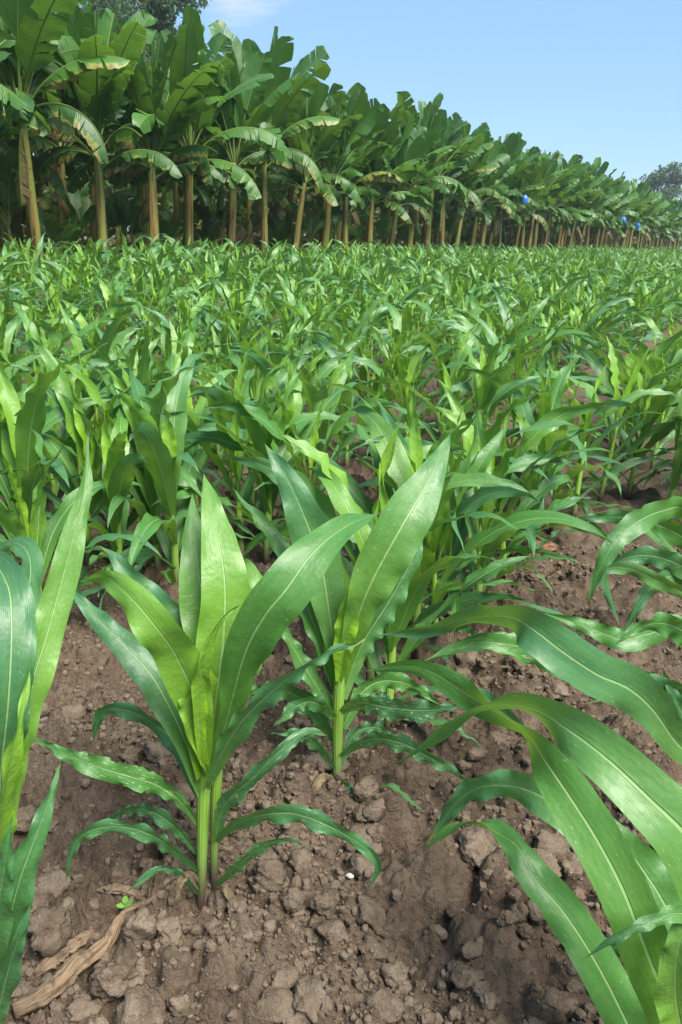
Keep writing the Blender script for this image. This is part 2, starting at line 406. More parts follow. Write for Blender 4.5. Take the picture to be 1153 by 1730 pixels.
# ------------------------------------------------------------------ the ground: one sheet, fine near the camera
def spaced(lo, hi, fine, d0, growth, far):
    mid = list(np.arange(lo, hi, d0)); a = []; x = lo; d = d0
    while x > fine: d *= growth; x -= d; a.append(x)
    b = []; x = mid[-1]; d = d0
    while x < far: d *= growth; x += d; b.append(x)
    return np.array(a[::-1] + mid + b)
gx = spaced(-.95, .95, -420, .0048, 1.035, 420)
gy = spaced(.76, 2.0, -60, .0046, 1.02, 900)
X, Y = np.meshgrid(gx, gy, indexing='ij')
g = Geo(); Z = soil(X.ravel(), Y.ravel())
g.add(np.stack([X.ravel(), Y.ravel(), Z], 1), grid_faces(len(gx), len(gy))[:, ::-1])
ground = g.build('soil_ground', MSOIL); tag(ground, 'bare brown crumbly soil of the field', 'ground', kind='structure')

def ico(sub):
    me = bpy.data.meshes.new('t'); import bmesh
    bm = bmesh.new(); bmesh.ops.create_icosphere(bm, subdivisions=sub, radius=1); bm.to_mesh(me); bm.free()
    V = np.array([v.co[:] for v in me.vertices]); Fq = np.array([list(p.vertices) + [p.vertices[2]] for p in me.polygons]); bpy.data.meshes.remove(me)
    return V, Fq
def ball_quads(n):                # a cube blown up to a ball: quads only
    V = []; Fq = []; k = 0
    for ax in range(3):
        for sg in (-1, 1):
            a = np.linspace(-1, 1, n + 1); A, B = np.meshgrid(a, a, indexing='ij'); P = np.zeros((n + 1, n + 1, 3))
            P[..., ax] = sg; P[..., (ax + 1) % 3] = A; P[..., (ax + 2) % 3] = B * sg
            V.append(P.reshape(-1, 3)); Fq.append(grid_faces(n + 1, n + 1)[:, ::-1] + k); k += (n + 1) ** 2
    return norm(np.vstack(V)), np.vstack(Fq)
def n3(P, f, s):                  # cheap 3-D noise from three planes
    return (vnoise(P[:, 0] * f, P[:, 1] * f + P[:, 2] * f * .7, s) + vnoise(P[:, 1] * f + 5, P[:, 2] * f + P[:, 0] * f * .6, s + 1) + vnoise(P[:, 2] * f + 9, P[:, 0] * f - P[:, 1] * f * .5, s + 2))
def clod_shape(n, seed, rough=.55):
    V, Fq = ball_quads(n); g_ = np.random.default_rng(seed)
    for k in range(7):            # chop flat facets
        d = norm(g_.normal(size=3)); h = g_.uniform(.62, .9); p = V @ d; V = V - np.clip(p - h, 0, 1)[:, None] * d * .8
    off = g_.uniform(0, 40, 3)
    r = 1 + rough * (.42 * n3(V + off, 1.3, seed) + .26 * n3(V + off, 3.1, seed + 5) + .15 * n3(V + off, 7., seed + 9) + .08 * n3(V + off, 15., seed + 12))
    return V * r[:, None], Fq
# crumbs: nobody could count them
rng = np.random.default_rng(3)
g = Geo(); forms = [clod_shape(2, 300 + i, .8) for i in range(5)]
cnt = 0
while cnt < 24000:
    yy = .68 + 2.6 * rng.random() ** 1.5; xx = rng.uniform(-.62, .62) * (yy * .95 + .35)
    if vnoise(np.array([xx * 6]), np.array([yy * 6]), 77)[0] + rng.normal() * .22 < -.03: continue
    s = .0026 + .0105 * rng.random() ** 4
    V, Fq = forms[cnt % 5]
    a = rng.random() * 6.28; Rz = np.array([[math.cos(a), -math.sin(a), 0], [math.sin(a), math.cos(a), 0], [0, 0, 1]])
    sc = s * rng.uniform(.75, 1.25, 3)
    g.add((V * sc) @ Rz.T + [xx, yy, 0], Fq, rnd=rng.random()); cnt += 1
V = np.concatenate(g.v); nb = len(forms[0][0]); cen = V.reshape(cnt, nb, 3).mean(1)
zz = np.repeat(soil(cen[:, 0], cen[:, 1]), nb); V[:, 2] += zz + .002; g.v = [V]
tag(g.build('soil_crumbs', MCLOD), 'small crumbs of broken soil scattered over the field', 'soil crumbs', kind='stuff')
# clods one could pick up: pixel of the centre, width and height in pixels
clods = [(90, 1590, 66, 70, 'large pale round soil clod at the bottom left beside the dry stalk'), (236, 1588, 48, 66, 'upright blocky soil clod behind the end of the dry stalk'),
  (370, 1522, 52, 62, 'tan rounded clod pressed against the base of the front maize stalk'), (455, 1490, 62, 60, 'big angular clod right of the front maize plant base'),
  (490, 1532, 34, 54, 'narrow egg-shaped clod standing on end right of the front maize plant'), (548, 1540, 46, 46, 'rough clod right of the egg-shaped clod'),
  (802, 1453, 68, 56, 'large grey flat-topped clod under the drooping leaf tips at right'), (205, 1660, 86, 74, 'biggest crumbly clod heap beside the thick end of the dry stalk'),
  (138, 1706, 54, 44, 'rounded clod at the bottom edge below the dry stalk'), (290, 1582, 54, 38, 'reddish low clod left of the front maize stalk foot'),
  (868, 1588, 28, 40, 'upright dark clod in the cluster at lower right'), (848, 1606, 28, 28, 'small clod left of the upright dark clod in the cluster'),
  (882, 1612, 22, 26, 'smallest clod of the cluster at lower right'), (615, 1356, 42, 36, 'smooth round clod beside the second maize plant foot'),
  (612, 1386, 30, 28, 'lower clod of the pair beside the second maize plant'), (637, 1415, 32, 30, 'loose clod between the dry leaf and the drooping leaf tip'),
  (666, 1640, 40, 38, 'grey clod half sunk in the soil right of the bottom centre'), (684, 1661, 30, 26, 'small clod below the grey half sunk clod'),
  (810, 1690, 30, 28, 'clod at the bottom edge left of the large hanging leaf'), (822, 1712, 28, 24, 'lowest clod near the bottom edge at right'),
  (120, 1215, 50, 34, 'flat pale clod on bare soil beside the left edge plant'), (965, 1700, 44, 40, 'sunken clod beside the large hanging leaf at the bottom'),
  (975, 1510, 26, 26, 'small clod between the two big leaves at right'), (396, 1558, 26, 34, 'small pointed clod below the tan rounded clod'),
  (560, 1580, 44, 40, 'low clod below the rough clod in the bottom centre'), (200, 1480, 48, 44, 'dull clod in the shade of the low left leaf'),
  (222, 1283, 36, 30, 'clod on open soil left of the front maize leaves'), (420, 1348, 30, 26, 'clod between the first and second maize plants'),
  (840, 1260, 40, 26, 'flat clod behind the arching leaf at right'), (940, 1180, 34, 20, 'clod on the bare patch under the sweeping leaves'),
  (905, 1000, 40, 22, 'clod below the piece of old wood'), (1020, 1260, 34, 24, 'clod behind the broad leaf at right')]
def pxm(p): return max(.05, proj(p)[2]) / F           # metres per photograph pixel at a point
for i, (px, py, wpx, hpx, lab) in enumerate(clods):
    p = hit(px, py + hpx * .25); k = pxm(p)
    V, Fq = clod_shape(14, 500 + i * 17, .7 if i not in (0, 7) else 1.0)
    g = Geo(); rx = wpx * k * .53; rz_ = hpx * k * .5
    g.add(V * [rx, rx * random.uniform(.8, 1.05), rz_], Fq, rnd=random.random())
    z = gz(p[0], p[1]); o = g.build('soil_clod', MCLOD, loc=(p[0], p[1], z + rz_ * .5)); tag(o, lab, 'soil clod', 'loose soil clods'); o.rotation_euler = (0, 0, random.random() * .8)
mids = [(lambda vf: (lambda g_: (g_.add(vf[0], vf[1], rnd=random.random()), g_.mesh('soil_clod', MCLOD))[1])(Geo()))(clod_shape(8, 7000 + 31 * k, .9)) for k in range(7)]
rng = np.random.default_rng(8)
for k in range(250):
    yy = .8 + 1.9 * rng.random() ** 1.3; xx = rng.uniform(-.5, .5) * (yy * .95 + .35); s = .010 + .034 * rng.random() ** 2.2
    o = bpy.data.objects.new('soil_clod', mids[k % 7]); COL.objects.link(o); o.location = (xx, yy, gz(xx, yy) + s * .3); o.scale = (s * rng.uniform(.8, 1.3), s * rng.uniform(.8, 1.3), s * rng.uniform(.7, 1)); o.rotation_euler = (0, 0, rng.random() * 6)
    tag(o, 'one of the many small clods strewn on the soil among the foreground plants', 'soil clod', 'loose soil clods')
p = hit(591, 1491); V, Fq = clod_shape(8, 9001, .6); g = Geo(); g.add(V * [.008, .006, .005], Fq)
tag(g.build('pebble', MPEB, loc=(p[0], p[1], gz(p[0], p[1]) + .007)), 'small white pebble beside the drooping tip of the right low leaf', 'pebble')

# ------------------------------------------------------------------ maize: grown plants
def grow_spine(rng, z0, az, L, th0, bend, n, wander=.0, power=1.5, r0=.008):
    s = np.linspace(0, 1, n + 1); th = th0 + bend * s ** power; a = az + wander * s ** 1.5
    st = L / n; d = np.stack([np.sin(th) * np.cos(a), np.sin(th) * np.sin(a), np.cos(th)], 1)
    C = np.vstack([[0, 0, 0], np.cumsum(d[:-1] * st, 0)]) + [r0 * math.cos(az), r0 * math.sin(az), z0]
    Nr = np.stack([-np.cos(th) * np.cos(a), -np.cos(th) * np.sin(a), np.sin(th)], 1)
    return C, Nr
def maize(rng, nl=22, nw=6, hscale=1., nleaf=None):
    """stalk Geo and a list of leaf Geos of one young plant"""
    stalk = Geo(); leaves = []
    hs = rng.uniform(.36, .39) * hscale; lean = rng.normal(size=2) * .02
    zz = np.linspace(-.03, hs, 9); P = np.stack([lean[0] * zz ** 2 * 4, lean[1] * zz ** 2 * 4, zz], 1)
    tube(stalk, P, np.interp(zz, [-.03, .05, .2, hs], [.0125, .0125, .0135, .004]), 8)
    n = nleaf or int(rng.integers(10, 13)); az0 = rng.random() * 6.28
    for i in range(n):
        t = i / (n - 1); az = az0 + (i % 2) * math.pi + rng.normal() * .38
        z0 = (.02 + .36 * t ** 1.15) * hscale
        L = np.interp(t, [0, .25, .55, .8, 1], [.32, .54, .70, .60, .36]) * rng.uniform(.85, 1.15) * hscale
        W = np.interp(t, [0, .3, .6, .85, 1], [.034, .058, .085, .078, .042]) * rng.uniform(.88, 1.15)
        th0 = np.interp(t, [0, .3, .6, .85, 1], [.95, .68, .38, .19, .06]) * rng.uniform(.7, 1.25)
        bend = np.interp(t, [0, .3, .6, .85, 1], [1.2, 1.8, 2.2, 1.35, .3]) * rng.uniform(.5, 1.3)
        C, Nr = grow_spine(rng, z0, az, L, th0, bend, nl, rng.normal() * .45, rng.uniform(1.2, 2.4))
        s = np.linspace(0, 1, nl + 1); tw = rng.normal() * 1.3 * smooth(.25, 1., s) + rng.normal() * .18
        g = Geo()
        corn_leaf(g, C, Nr, W, tw, rng, nw, fold=rng.uniform(.35, .7), ripple=rng.uniform(.006, .014), age=float(np.interp(t, [0, .5, .8, 1], [-.08, .06, .42, .95])) + rng.normal() * .08,
                  dmg=max(0, rng.normal() * .35) if t < .8 else 0)
        leaves.append(g)
    return stalk, leaves
rng = np.random.default_rng(21)
protos = []
for i in range(16):
    st, lv = maize(rng, 22, 6, rng.uniform(.93, 1.08))
    protos.append((st.mesh('maize_stalk', MS), [l.mesh('maize_leaf', MC) for l in lv]))

# ------------------------------------------------------------------ maize: the plants of the foreground, leaf by leaf
hrng = np.random.default_rng(5)
def hero_leaf(parent, pts, wpx, roll=0., age=.1, dmg=0., fold=.35, ripple=.008, base_w=.45, peak=.4, nl=60, nw=10, freq=None, tp=1.75, wmul=.93):
    P = np.array([at(*p) for p in pts]); C, par, L = resample(P, nl)
    k = np.mean([pxm(p) for p in P[len(P) // 3:2 * len(P) // 3 + 1]])
    rl = np.interp(par, np.linspace(0, 1, len(np.atleast_1d(roll))), np.atleast_1d(roll)) if np.ndim(roll) else roll
    g = Geo(); Nr = norm(CP - C)
    corn_leaf(g, C - np.array(parent.location), Nr, wpx * k * wmul, rl, hrng, nw, fold, ripple * 1.35, age, dmg, base_w=base_w, peak=peak, freq=freq, tp=tp)
    o = g.build('dry_leaf' if age < -.5 else 'leaf', MDRYL if age < -.5 else MC, parent)
    if age < -.5: o['label'] = 'withered brown leaf at the stalk foot'
    return o
def hero_stalk(parent, pts, r):
    P = np.array([at(*p) for p in pts]); C, par, L = resample(P, 14); g = Geo()
    rr = np.interp(par, np.linspace(0, 1, len(r)), r) if np.ndim(r) else r
    tube(g, C - np.array(parent.location), rr, 14); return g.build('stalk', MS, parent)
def hero(name_label, px, py):
    p = hit(px, py); return empty('maize_plant', (p[0], p[1], gz(p[0], p[1])), 0, name_label, 'maize plant', 'maize plants in the field'), p[1]
HERO = []
def q(y, *pts): return [(a, b, y + c) for a, b, c in pts]

a, y = hero('front maize plant with bright whorl and low drooping leaves, seen whole down to its foot', 341, 1525); HERO.append(a)
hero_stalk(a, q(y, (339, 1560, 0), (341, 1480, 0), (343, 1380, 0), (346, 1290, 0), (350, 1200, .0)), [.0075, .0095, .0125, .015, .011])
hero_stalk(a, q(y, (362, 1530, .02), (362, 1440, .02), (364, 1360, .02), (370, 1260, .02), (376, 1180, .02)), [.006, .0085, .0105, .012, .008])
hero_leaf(a, q(y, (352, 1300, .0), (366, 1180, .0), (378, 1080, .02), (380, 985, .05), (367, 900, .1), (345, 800, .2)), 96, [-.2, .1, .15], .62, 0, .3, .004, .42, .5)
hero_leaf(a, q(y, (346, 1290, .02), (358, 1150, .05), (346, 1035, .1), (334, 955, .15), (328, 885, .2), (325, 835, .25)), 84, [.5, .2, 0, .3], .5, 0, .35, .005, .4, .5)
hero_leaf(a, q(y, (344, 1270, .03), (326, 1150, .07), (296, 1076, .1), (262, 1026, .13), (226, 984, .15), (196, 944, .17), (168, 922, .19)), 72, [.3, .1, -.1, -.2, .2], .12, .15, .4, .008, .4, .5)
hero_leaf(a, q(y, (348, 1300, -.03), (322, 1210, -.06), (306, 1130, -.07), (310, 1070, -.06)), 40, [.5, .3, .4], .7, 0, .6, .004, .6, .4)
hero_leaf(a, q(y, (342, 1310, -.02), (332, 1195, -.05), (300, 1112, -.09), (262, 1057, -.12), (216, 1004, -.1), (176, 975, -.05), (128, 984, .0)), 84, [0, -.1, -.25, -.6, -1.2], .66, 0, .45, .006, .5, .4)
hero_leaf(a, q(y, (338, 1340, -.01), (312, 1250, -.02), (262, 1150, .0), (212, 1092, .03), (166, 1046, .06), (124, 1000, .1), (118, 985, .13)), 62, [.4, .3, .2, .1, -.2], .02, .1, .4, .006, .5, .42)
hero_leaf(a, q(y, (356, 1310, .0), (384, 1215, -.03), (414, 1105, -.08), (448, 1040, -.1), (484, 996, -.1), (530, 934, -.06), (584, 890, .02), (642, 866, .12)), 90, [.5, .4, .1, -.1, -.25, -.5], .2, .05, .35, .006, .35, .58)
hero_leaf(a, q(y, (362, 1290, .05), (402, 1160, .09), (430, 1080, .12), (438, 1000, .15), (418, 955, .2), (392, 948, .26)), 52, [.7, .5, .2, .6], .55, 0, .5, .006, .5)
hero_leaf(a, q(y, (340, 1290, -.04), (336, 1165, -.07), (352, 1095, -.08), (380, 1040, -.07), (420, 1014, -.04)), 34, [.3, .6, .7, .8], .9, 0, .7, .003, .6, .35)
hero_leaf(a, q(y, (350, 1300, -.01), (346, 1190, -.02), (362, 1080, .03), (372, 1000, .08)), 44, [1., .8, .9], .95, 0, .8, .003, .6, .35)
hero_leaf(a, q(y, (348, 1330, -.03), (382, 1260, -.07), (420, 1206, -.1), (492, 1142, -.12), (545, 1108, -.1), (618, 1080, -.04)), 50, [.5, .5, .7, .9, .6], .08, .25, .5, .007, .5)
hero_leaf(a, q(y, (366, 1418, .0), (380, 1360, -.03), (432, 1310, -.06), (478, 1265, -.06), (523, 1236, -.03), (553, 1243, .0)), 40, [.4, .6, .5, .2], -.1, .85, .4, .008, .4)
hero_leaf(a, q(y, (364, 1420, -.01), (392, 1396, -.05), (440, 1378, -.09), (492, 1374, -.11), (548, 1392, -.13), (608, 1426, -.13), (640, 1462, -.13), (618, 1508, -.13)), 38, [.9, .7, .6, .4, .1], -.15, .7, .4, .010, .5)
hero_leaf(a, q(y, (364, 1496, -.01), (402, 1462, -.05), (443, 1431, -.07), (484, 1418, -.08), (522, 1432, -.09)), 27, [.9, .7, .6, .8], -.15, .7, .4, .008, .5)
hero_leaf(a, q(y, (336, 1468, -.01), (298, 1440, -.05), (262, 1414, -.08), (214, 1398, -.1), (164, 1400, -.1), (128, 1424, -.1), (111, 1490, -.1)), 33, [-.9, -.7, -.6, -.5, .1], -.15, .6, .4, .009, .5)
hero_leaf(a, q(y, (334, 1440, .01), (297, 1398, .0), (262, 1374, .0), (221, 1368, .02), (170, 1392, .04)), 30, [-.9, -.7, -.6, -.9], -.15, .7, .4, .009, .5)
hero_leaf(a, q(y, (337, 1510, -.01), (298, 1472, -.05), (265, 1470, -.07), (240, 1486, -.08), (208, 1512, -.09)), 19, [-.9, -.6, -.6], -.2, .6, .4, .005, .5)
hero_leaf(a, q(y, (336, 1392, .0), (302, 1350, -.03), (262, 1325, -.05), (221, 1312, -.07), (171, 1297, -.07), (116, 1276, -.06), (48, 1242, -.03)), 42, [-.5, -.3, -.2, -.2], .0, .8, .3, .006, .3, .5)
hero_leaf(a, q(y, (338, 1345, .02), (302, 1262, .06), (262, 1224, .09), (214, 1200, .11), (172, 1204, .12), (156, 1258, .12)), 38, [-.3, -.5, -.7, -.4, .3], -.1, .5, .4, .008, .5)

hero_leaf(a, q(y, (337, 1500, -.01), (322, 1478, -.03), (306, 1490, -.05), (298, 1526, -.06)), 17, [-.6, -.3, .8], -1, 0, .6, .006, .6, .4, 20, 6)
hero_leaf(a, q(y, (364, 1505, -.01), (380, 1500, -.03), (392, 1522, -.04), (398, 1548, -.05)), 15, [.6, .3, -.6], -1, 0, .6, .006, .6, .4, 20, 6)
b, y = hero('second maize plant in the row, tall blade leaning right above a purple stalk foot', 568, 1342); HERO.append(b)
hero_stalk(b, q(y, (568, 1372, 0), (570, 1300, 0), (571, 1220, 0), (574, 1150, 0), (578, 1080, 0)), [.0095, .0115, .0135, .0135, .008])
hero_leaf(b, q(y, (574, 1150, .0), (603, 1050, -.03), (630, 980, -.04), (680, 888, -.02), (728, 806, .06), (762, 732, .16)), 90, [.4, .25, .1, 0], .34, 0, .4, .005, .35, .55)
hero_leaf(b, q(y, (572, 1160, .0), (560, 1060, .03), (545, 960, .06), (522, 890, .08), (487, 812, .1), (448, 750, .15)), 78, [.3, 0, -.1, .1], .22, 0, .45, .008, .35, .55)
hero_leaf(b, q(y, (572, 1160, .02), (574, 1080, .04), (578, 1000, .07), (572, 935, .1)), 66, [.2, .1, 0], .85, 0, .6, .004, .6, .4)
hero_leaf(b, q(y, (576, 1150, -.02), (584, 1080, -.03), (596, 1010, -.02), (620, 950, .0)), 46, [-.5, -.3, -.2], .95, 0, .6, .003, .6, .35)
hero_leaf(b, q(y, (568, 1180, .0), (540, 1080, .05), (503, 990, .1), (478, 928, .13), (440, 880, .16), (392, 824, .22)), 46, [.6, .4, .3, .6], .15, .1, .5, .007, .4)
hero_leaf(b, q(y, (578, 1180, .02), (610, 1092, .06), (655, 1020, .1), (695, 950, .14), (722, 890, .18)), 56, [.9, .7, .5, .5], .1, 0, .5, .007, .4)
hero_leaf(b, q(y, (574, 1200, -.02), (610, 1188, -.06), (662, 1196, -.1), (722, 1200, -.12), (786, 1190, -.12)), 54, [1., .7, .5, .4], .0, .95, .35, .007, .4)
hero_leaf(b, q(y, (566, 1210, -.02), (530, 1186, -.06), (496, 1196, -.09), (462, 1228, -.11)), 34, [-.7, -.6, -.4], .0, .5, .4, .007, .5)
hero_leaf(b, q(y, (574, 1275, -.01), (622, 1250, -.05), (674, 1254, -.08), (726, 1280, -.1), (774, 1308, -.1), (800, 1330, -.1)), 36, [.9, .7, .5, .4], -.1, .8, .35, .008, .5)
hero_leaf(b, q(y, (578, 1230, .02), (612, 1170, .05), (650, 1150, .08), (700, 1160, .1), (745, 1190, .1)), 40, [.6, .5, .3], .0, .7, .4, .008, .5)
hero_leaf(b, q(y, (566, 1250, .02), (530, 1200, .04), (490, 1170, .06), (440, 1165, .07), (400, 1190, .07)), 40, [-.6, -.5, -.3], .0, .6, .4, .008, .5)
hero_leaf(b, q(y, (576, 1290, .01), (600, 1240, .03), (640, 1230, .05), (672, 1262, .05)), 26, [.6, .5, .3], -.1, .7, .4, .007, .5)
hero_leaf(b, q(y, (566, 1225, .0), (546, 1178, .01), (506, 1112, .03), (472, 1052, .05), (455, 1035, .07)), 36, [.6, .5, .5], -.1, .2, .5, .006, .5)
hero_leaf(b, q(y, (572, 1325, -.01), (588, 1330, -.04), (604, 1348, -.06)), 24, [.8, .5], -.15, .4, .3, .004, .6)
hero_leaf(b, q(y, (566, 1295, -.01), (532, 1255, -.03), (500, 1238, -.05), (456, 1240, -.07)), 26, [-.8, -.6, -.6], -.1, .6, .4, .007, .5)

hero_leaf(b, q(y, (564, 1320, -.01), (548, 1312, -.03), (534, 1330, -.05), (530, 1362, -.06)), 17, [-.6, -.3, .8], -1, 0, .6, .006, .6, .4, 20, 6)
l, y = hero('tall maize plant cut by the left edge of the picture, upright blade and lime sheath', -22, 1880); HERO.append(l)
hero_stalk(l, q(y, (-26, 1930, 0), (-14, 1730, 0), (-8, 1550, 0), (-2, 1350, .02)), [.013, .014, .014, .01])
hero_leaf(l, q(y, (-2, 1480, .0), (14, 1330, .02), (42, 1195, .04), (76, 1085, .08), (104, 985, .12), (126, 900, .15), (145, 820, .19), (149, 735, .24)), 66, [.5, .3, .1, .2, .5], .55, 0, .5, .004, .5, .45)
hero_leaf(l, q(y, (-4, 1500, .0), (0, 1330, -.02), (14, 1190, -.03), (20, 1062, .0), (12, 985, .05), (-25, 945, .12), (-90, 960, .2)), 84, [.3, .2, .1, -.2, -.5], .0, .15, .3, .006, .5, .5)
hero_leaf(l, q(y, (-10, 1560, -.03), (4, 1400, -.06), (18, 1290, -.07), (34, 1220, -.06), (52, 1120, -.02)), 58, [1., .9, .8, .7], 1., 0, .7, .003, .6, .4)
hero_leaf(l, q(y, (-8, 1740, .0), (8, 1600, -.02), (30, 1500, -.02), (58, 1420, .0), (88, 1340, .03), (102, 1288, .06)), 66, [.5, .3, .2, .3], .1, .25, .45, .006, .5, .5)
hero_leaf(l, q(y, (-14, 1760, -.03), (14, 1640, -.06), (36, 1575, -.07), (56, 1522, -.06)), 46, [.4, .3, .3], .0, .2, .5, .006, .6, .5)
hero_leaf(l, q(y, (-16, 1700, -.04), (-6, 1560, -.07), (10, 1450, -.08), (20, 1380, -.07)), 60, [-.3, -.3, -.2], .12, 0, .5, .006, .6, .5)
hero_leaf(l, q(y, (-14, 1400, .05), (-5, 1230, .15), (30, 1080, .3), (52, 960, .42), (28, 918, .5), (-30, 930, .6)), 62, [.7, .7, .6, .6], .15, .1, .5, .006, .5)

r, y = hero('maize plant at the lower right corner with broad arching leaves nearest the camera', 1150, 1800); HERO.append(r)
hero_stalk(r, q(y, (1152, 1850, 0), (1148, 1740, 0), (1142, 1640, 0)), [.013, .014, .010])
R1 = [(1140, 1760, y - .06), (1126, 1690, y - .09), (1100, 1626, y - .1), (1076, 1562, y - .09), (1050, 1496, y - .06), (1010, 1420, y - .01), (966, 1350, y + .04), (925, 1290, y + .08), (880, 1232, y + .13), (800, 1180, y + .2), (710, 1128, y + .26), (618, 1134, y + .3)]
hero_leaf(r, R1, 94, [.0, .0, .0, -.05, -.1, -.15, -.25, -.75, -1.35, -.9, -.4, -.3], .3, .15, .22, .005, .85, .45, 60, 12, 3., 2.4)
R2 = [(1300, 1660, y - .3), (1235, 1520, y - .3), (1168, 1420, y - .29), (1100, 1352, y - .27), (1030, 1286, y - .24), (968, 1238, y - .2), (905, 1200, y - .14), (850, 1192, y - .08), (790, 1202, y - .02), (716, 1264, y + .04), (646, 1302, y + .08)]
hero_leaf(r, R2, 146, [.1, .1, .1, .1, .1, -.1, -.8, -1.3, -1.2, -.8, -.6], .2, .1, .2, .005, .7, .2, 60, 12, 2.5, .72)
R3_ = [(1128, 1860, y - .04), (1068, 1745, y - .02), (1028, 1664, y), (990, 1597, y + .02), (950, 1538, y + .05), (905, 1486, y + .08), (876, 1432, y + .12), (842, 1408, y + .16), (796, 1390, y + .19), (758, 1405, y + .21), (718, 1430, y + .22)]
hero_leaf(r, R3_, 84, [.1, .1, .1, .1, .2, .3, .7, 1.1, .9, .6], -.05, .2, .35, .010, .6, .25, 56, 10, 4.)
hero_leaf(r, [(1128, 1640, y + .03), (1050, 1492, y + .06), (988, 1402, y + .1), (924, 1350, y + .15), (866, 1328, y + .2), (810, 1330, y + .23), (772, 1356, y + .25), (745, 1394, y + .26), (722, 1426, y + .26)], 70, [0, .1, -.1, -.4, -.5, -.2, .3], .12, .2, .3, .008, .5, .4, 50, 10)
hero_leaf(r, [(1170, 1720, y + .02), (1155, 1600, y + .05), (1120, 1522, y + .08), (1080, 1460, y + .12), (1040, 1405, y + .16), (1010, 1360, y + .2)], 104, [.2, .1, 0, -.1], .2, .15, .35, .006, .6, .4, 44, 10)
hero_leaf(r, [(1240, 1580, y - .1), (1160, 1544, y - .14), (1110, 1553, y - .16), (1050, 1580, y - .17), (986, 1620, y - .17)], 40, [-.3, -.4, -.3], .25, 0, .3, .003, .8, .2)
hero_leaf(r, [(1160, 1780, y - .1), (1142, 1680, y - .13), (1150, 1590, y - .14), (1185, 1500, y - .12)], 84, [.3, .2, .2], .55, 0, .5, .004, .7, .4)
hero_leaf(r, [(1150, 1700, y + .1), (1120, 1610, y + .14), (1075, 1590, y + .18), (1020, 1612, y + .2), (990, 1660, y + .21)], 40, [0, -.4, -.5, -.2], -.1, .5, .35, .006, .6)

s, y = hero('maize plant beyond the right edge whose long holed leaves sweep left over bare soil', 1216, 1395); HERO.append(s)
hero_stalk(s, q(y, (1218, 1420, 0), (1214, 1300, 0), (1208, 1180, 0)), [.012, .013, .009])
hero_leaf(s, q(y, (1206, 1300, -.05), (1150, 1262, -.14), (1104, 1200, -.19), (1062, 1163, -.22), (1010, 1140, -.24), (950, 1100, -.25), (900, 1062, -.22), (856, 1042, -.16), (790, 1046, -.1), (722, 1064, -.05), (640, 1074, .0)), 88, [.2, .2, .2, .1, .0, -.1, -.3, -1.0, -.9, -.5, -.4], .1, .15, .3, .008, .5, .48, 56, 10, 3)
hero_leaf(s, q(y, (1208, 1230, -.02), (1140, 1168, -.04), (1050, 1150, -.06), (960, 1116, -.08), (880, 1092, -.1), (800, 1086, -.1), (715, 1118, -.1)), 70, [-.2, -.4, -.3, -.2, -.1], .0, .9, .25, .008, .5, .5, 50, 10, 4)
hero_leaf(s, q(y, (1208, 1150, .02), (1150, 1062, .04), (1098, 1070, .03), (1050, 1080, .02), (1000, 1062, .02), (960, 1048, .03), (918, 1036, .05)), 48, [-.7, -.3, 0, .1, .1], .12, .25, .3, .010, .5, .5)
hero_leaf(s, q(y, (1212, 1180, -.05), (1180, 1090, -.1), (1130, 1055, -.14), (1080, 1060, -.16), (1040, 1088, -.17)), 62, [.1, -.3, -.6, -.2], .15, .1, .3, .008, .5)
hero_leaf(s, q(y, (1210, 1280, .0), (1160, 1195, -.04), (1110, 1160, -.06), (1060, 1162, -.08), (990, 1190, -.08)), 52, [.0, -.3, -.5, -.2], .0, .5, .3, .008, .5)
hero_leaf(s, q(y, (1214, 1330, -.02), (1185, 1260, -.05), (1150, 1200, -.07), (1120, 1130, -.05)), 56, [.3, .2, .1], .1, .2, .4, .006, .5)
hero_leaf(s, q(y, (1210, 1210, .0), (1214, 1080, .0), (1224, 960, .05), (1230, 860, .1)), 60, [.2, .1, 0], .5, .0, .5, .006, .5)

t, y = hero('maize plant at the right edge with one leaf hanging straight down over the clods', 1222, 1105); HERO.append(t)
hero_stalk(t, q(y, (1224, 1130, 0), (1220, 1030, 0), (1216, 940, 0)), [.012, .013, .009])
hero_leaf(t, q(y, (1215, 960, -.05), (1160, 866, -.1), (1122, 862, -.15), (1074, 884, -.2), (1036, 922, -.24), (1011, 968, -.26), (994, 1022, -.27)), 48, [-.3, -.5, -.4, -.1, .3, .5], .22, .35, .35, .006, .5, .5, 44, 8)
hero_leaf(t, q(y, (1215, 985, .03), (1150, 905, .06), (1100, 880, .08), (1030, 873, .1), (962, 878, .1)), 42, [-.5, -.5, -.4, -.3], .2, .1, .35, .006, .5)
hero_leaf(t, q(y, (1216, 1000, -.03), (1150, 955, -.08), (1090, 938, -.1), (1040, 950, -.11), (1000, 975, -.12)), 44, [-.3, -.4, -.3], .05, .6, .3, .007, .5)
hero_leaf(t, q(y, (1216, 1040, -.02), (1150, 975, -.06), (1105, 990, -.1), (1075, 1030, -.12), (1054, 1075, -.12)), 36, [-.3, -.4, -.2], .15, .3, .4, .006, .5)
hero_leaf(t, q(y, (1216, 960, .05), (1150, 905, .02), (1085, 880, .0), (1130, 925, -.03), (1160, 945, -.05)), 40, [-.3, -.4, -.2], .05, .1, .4, .006, .5)
hero_leaf(t, q(y, (1216, 960, .0), (1205, 860, .02), (1180, 780, .06), (1150, 730, .12)), 60, [.3, .2, .1], .5, 0, .5, .006, .5)
hero_leaf(t, q(y, (1214, 1030, -.06), (1120, 985, -.12), (1060, 960, -.16), (1020, 972, -.18), (1048, 1060, -.2)), 30, [-.3, -.5, -.2], .2, .4, .4, .006, .5)

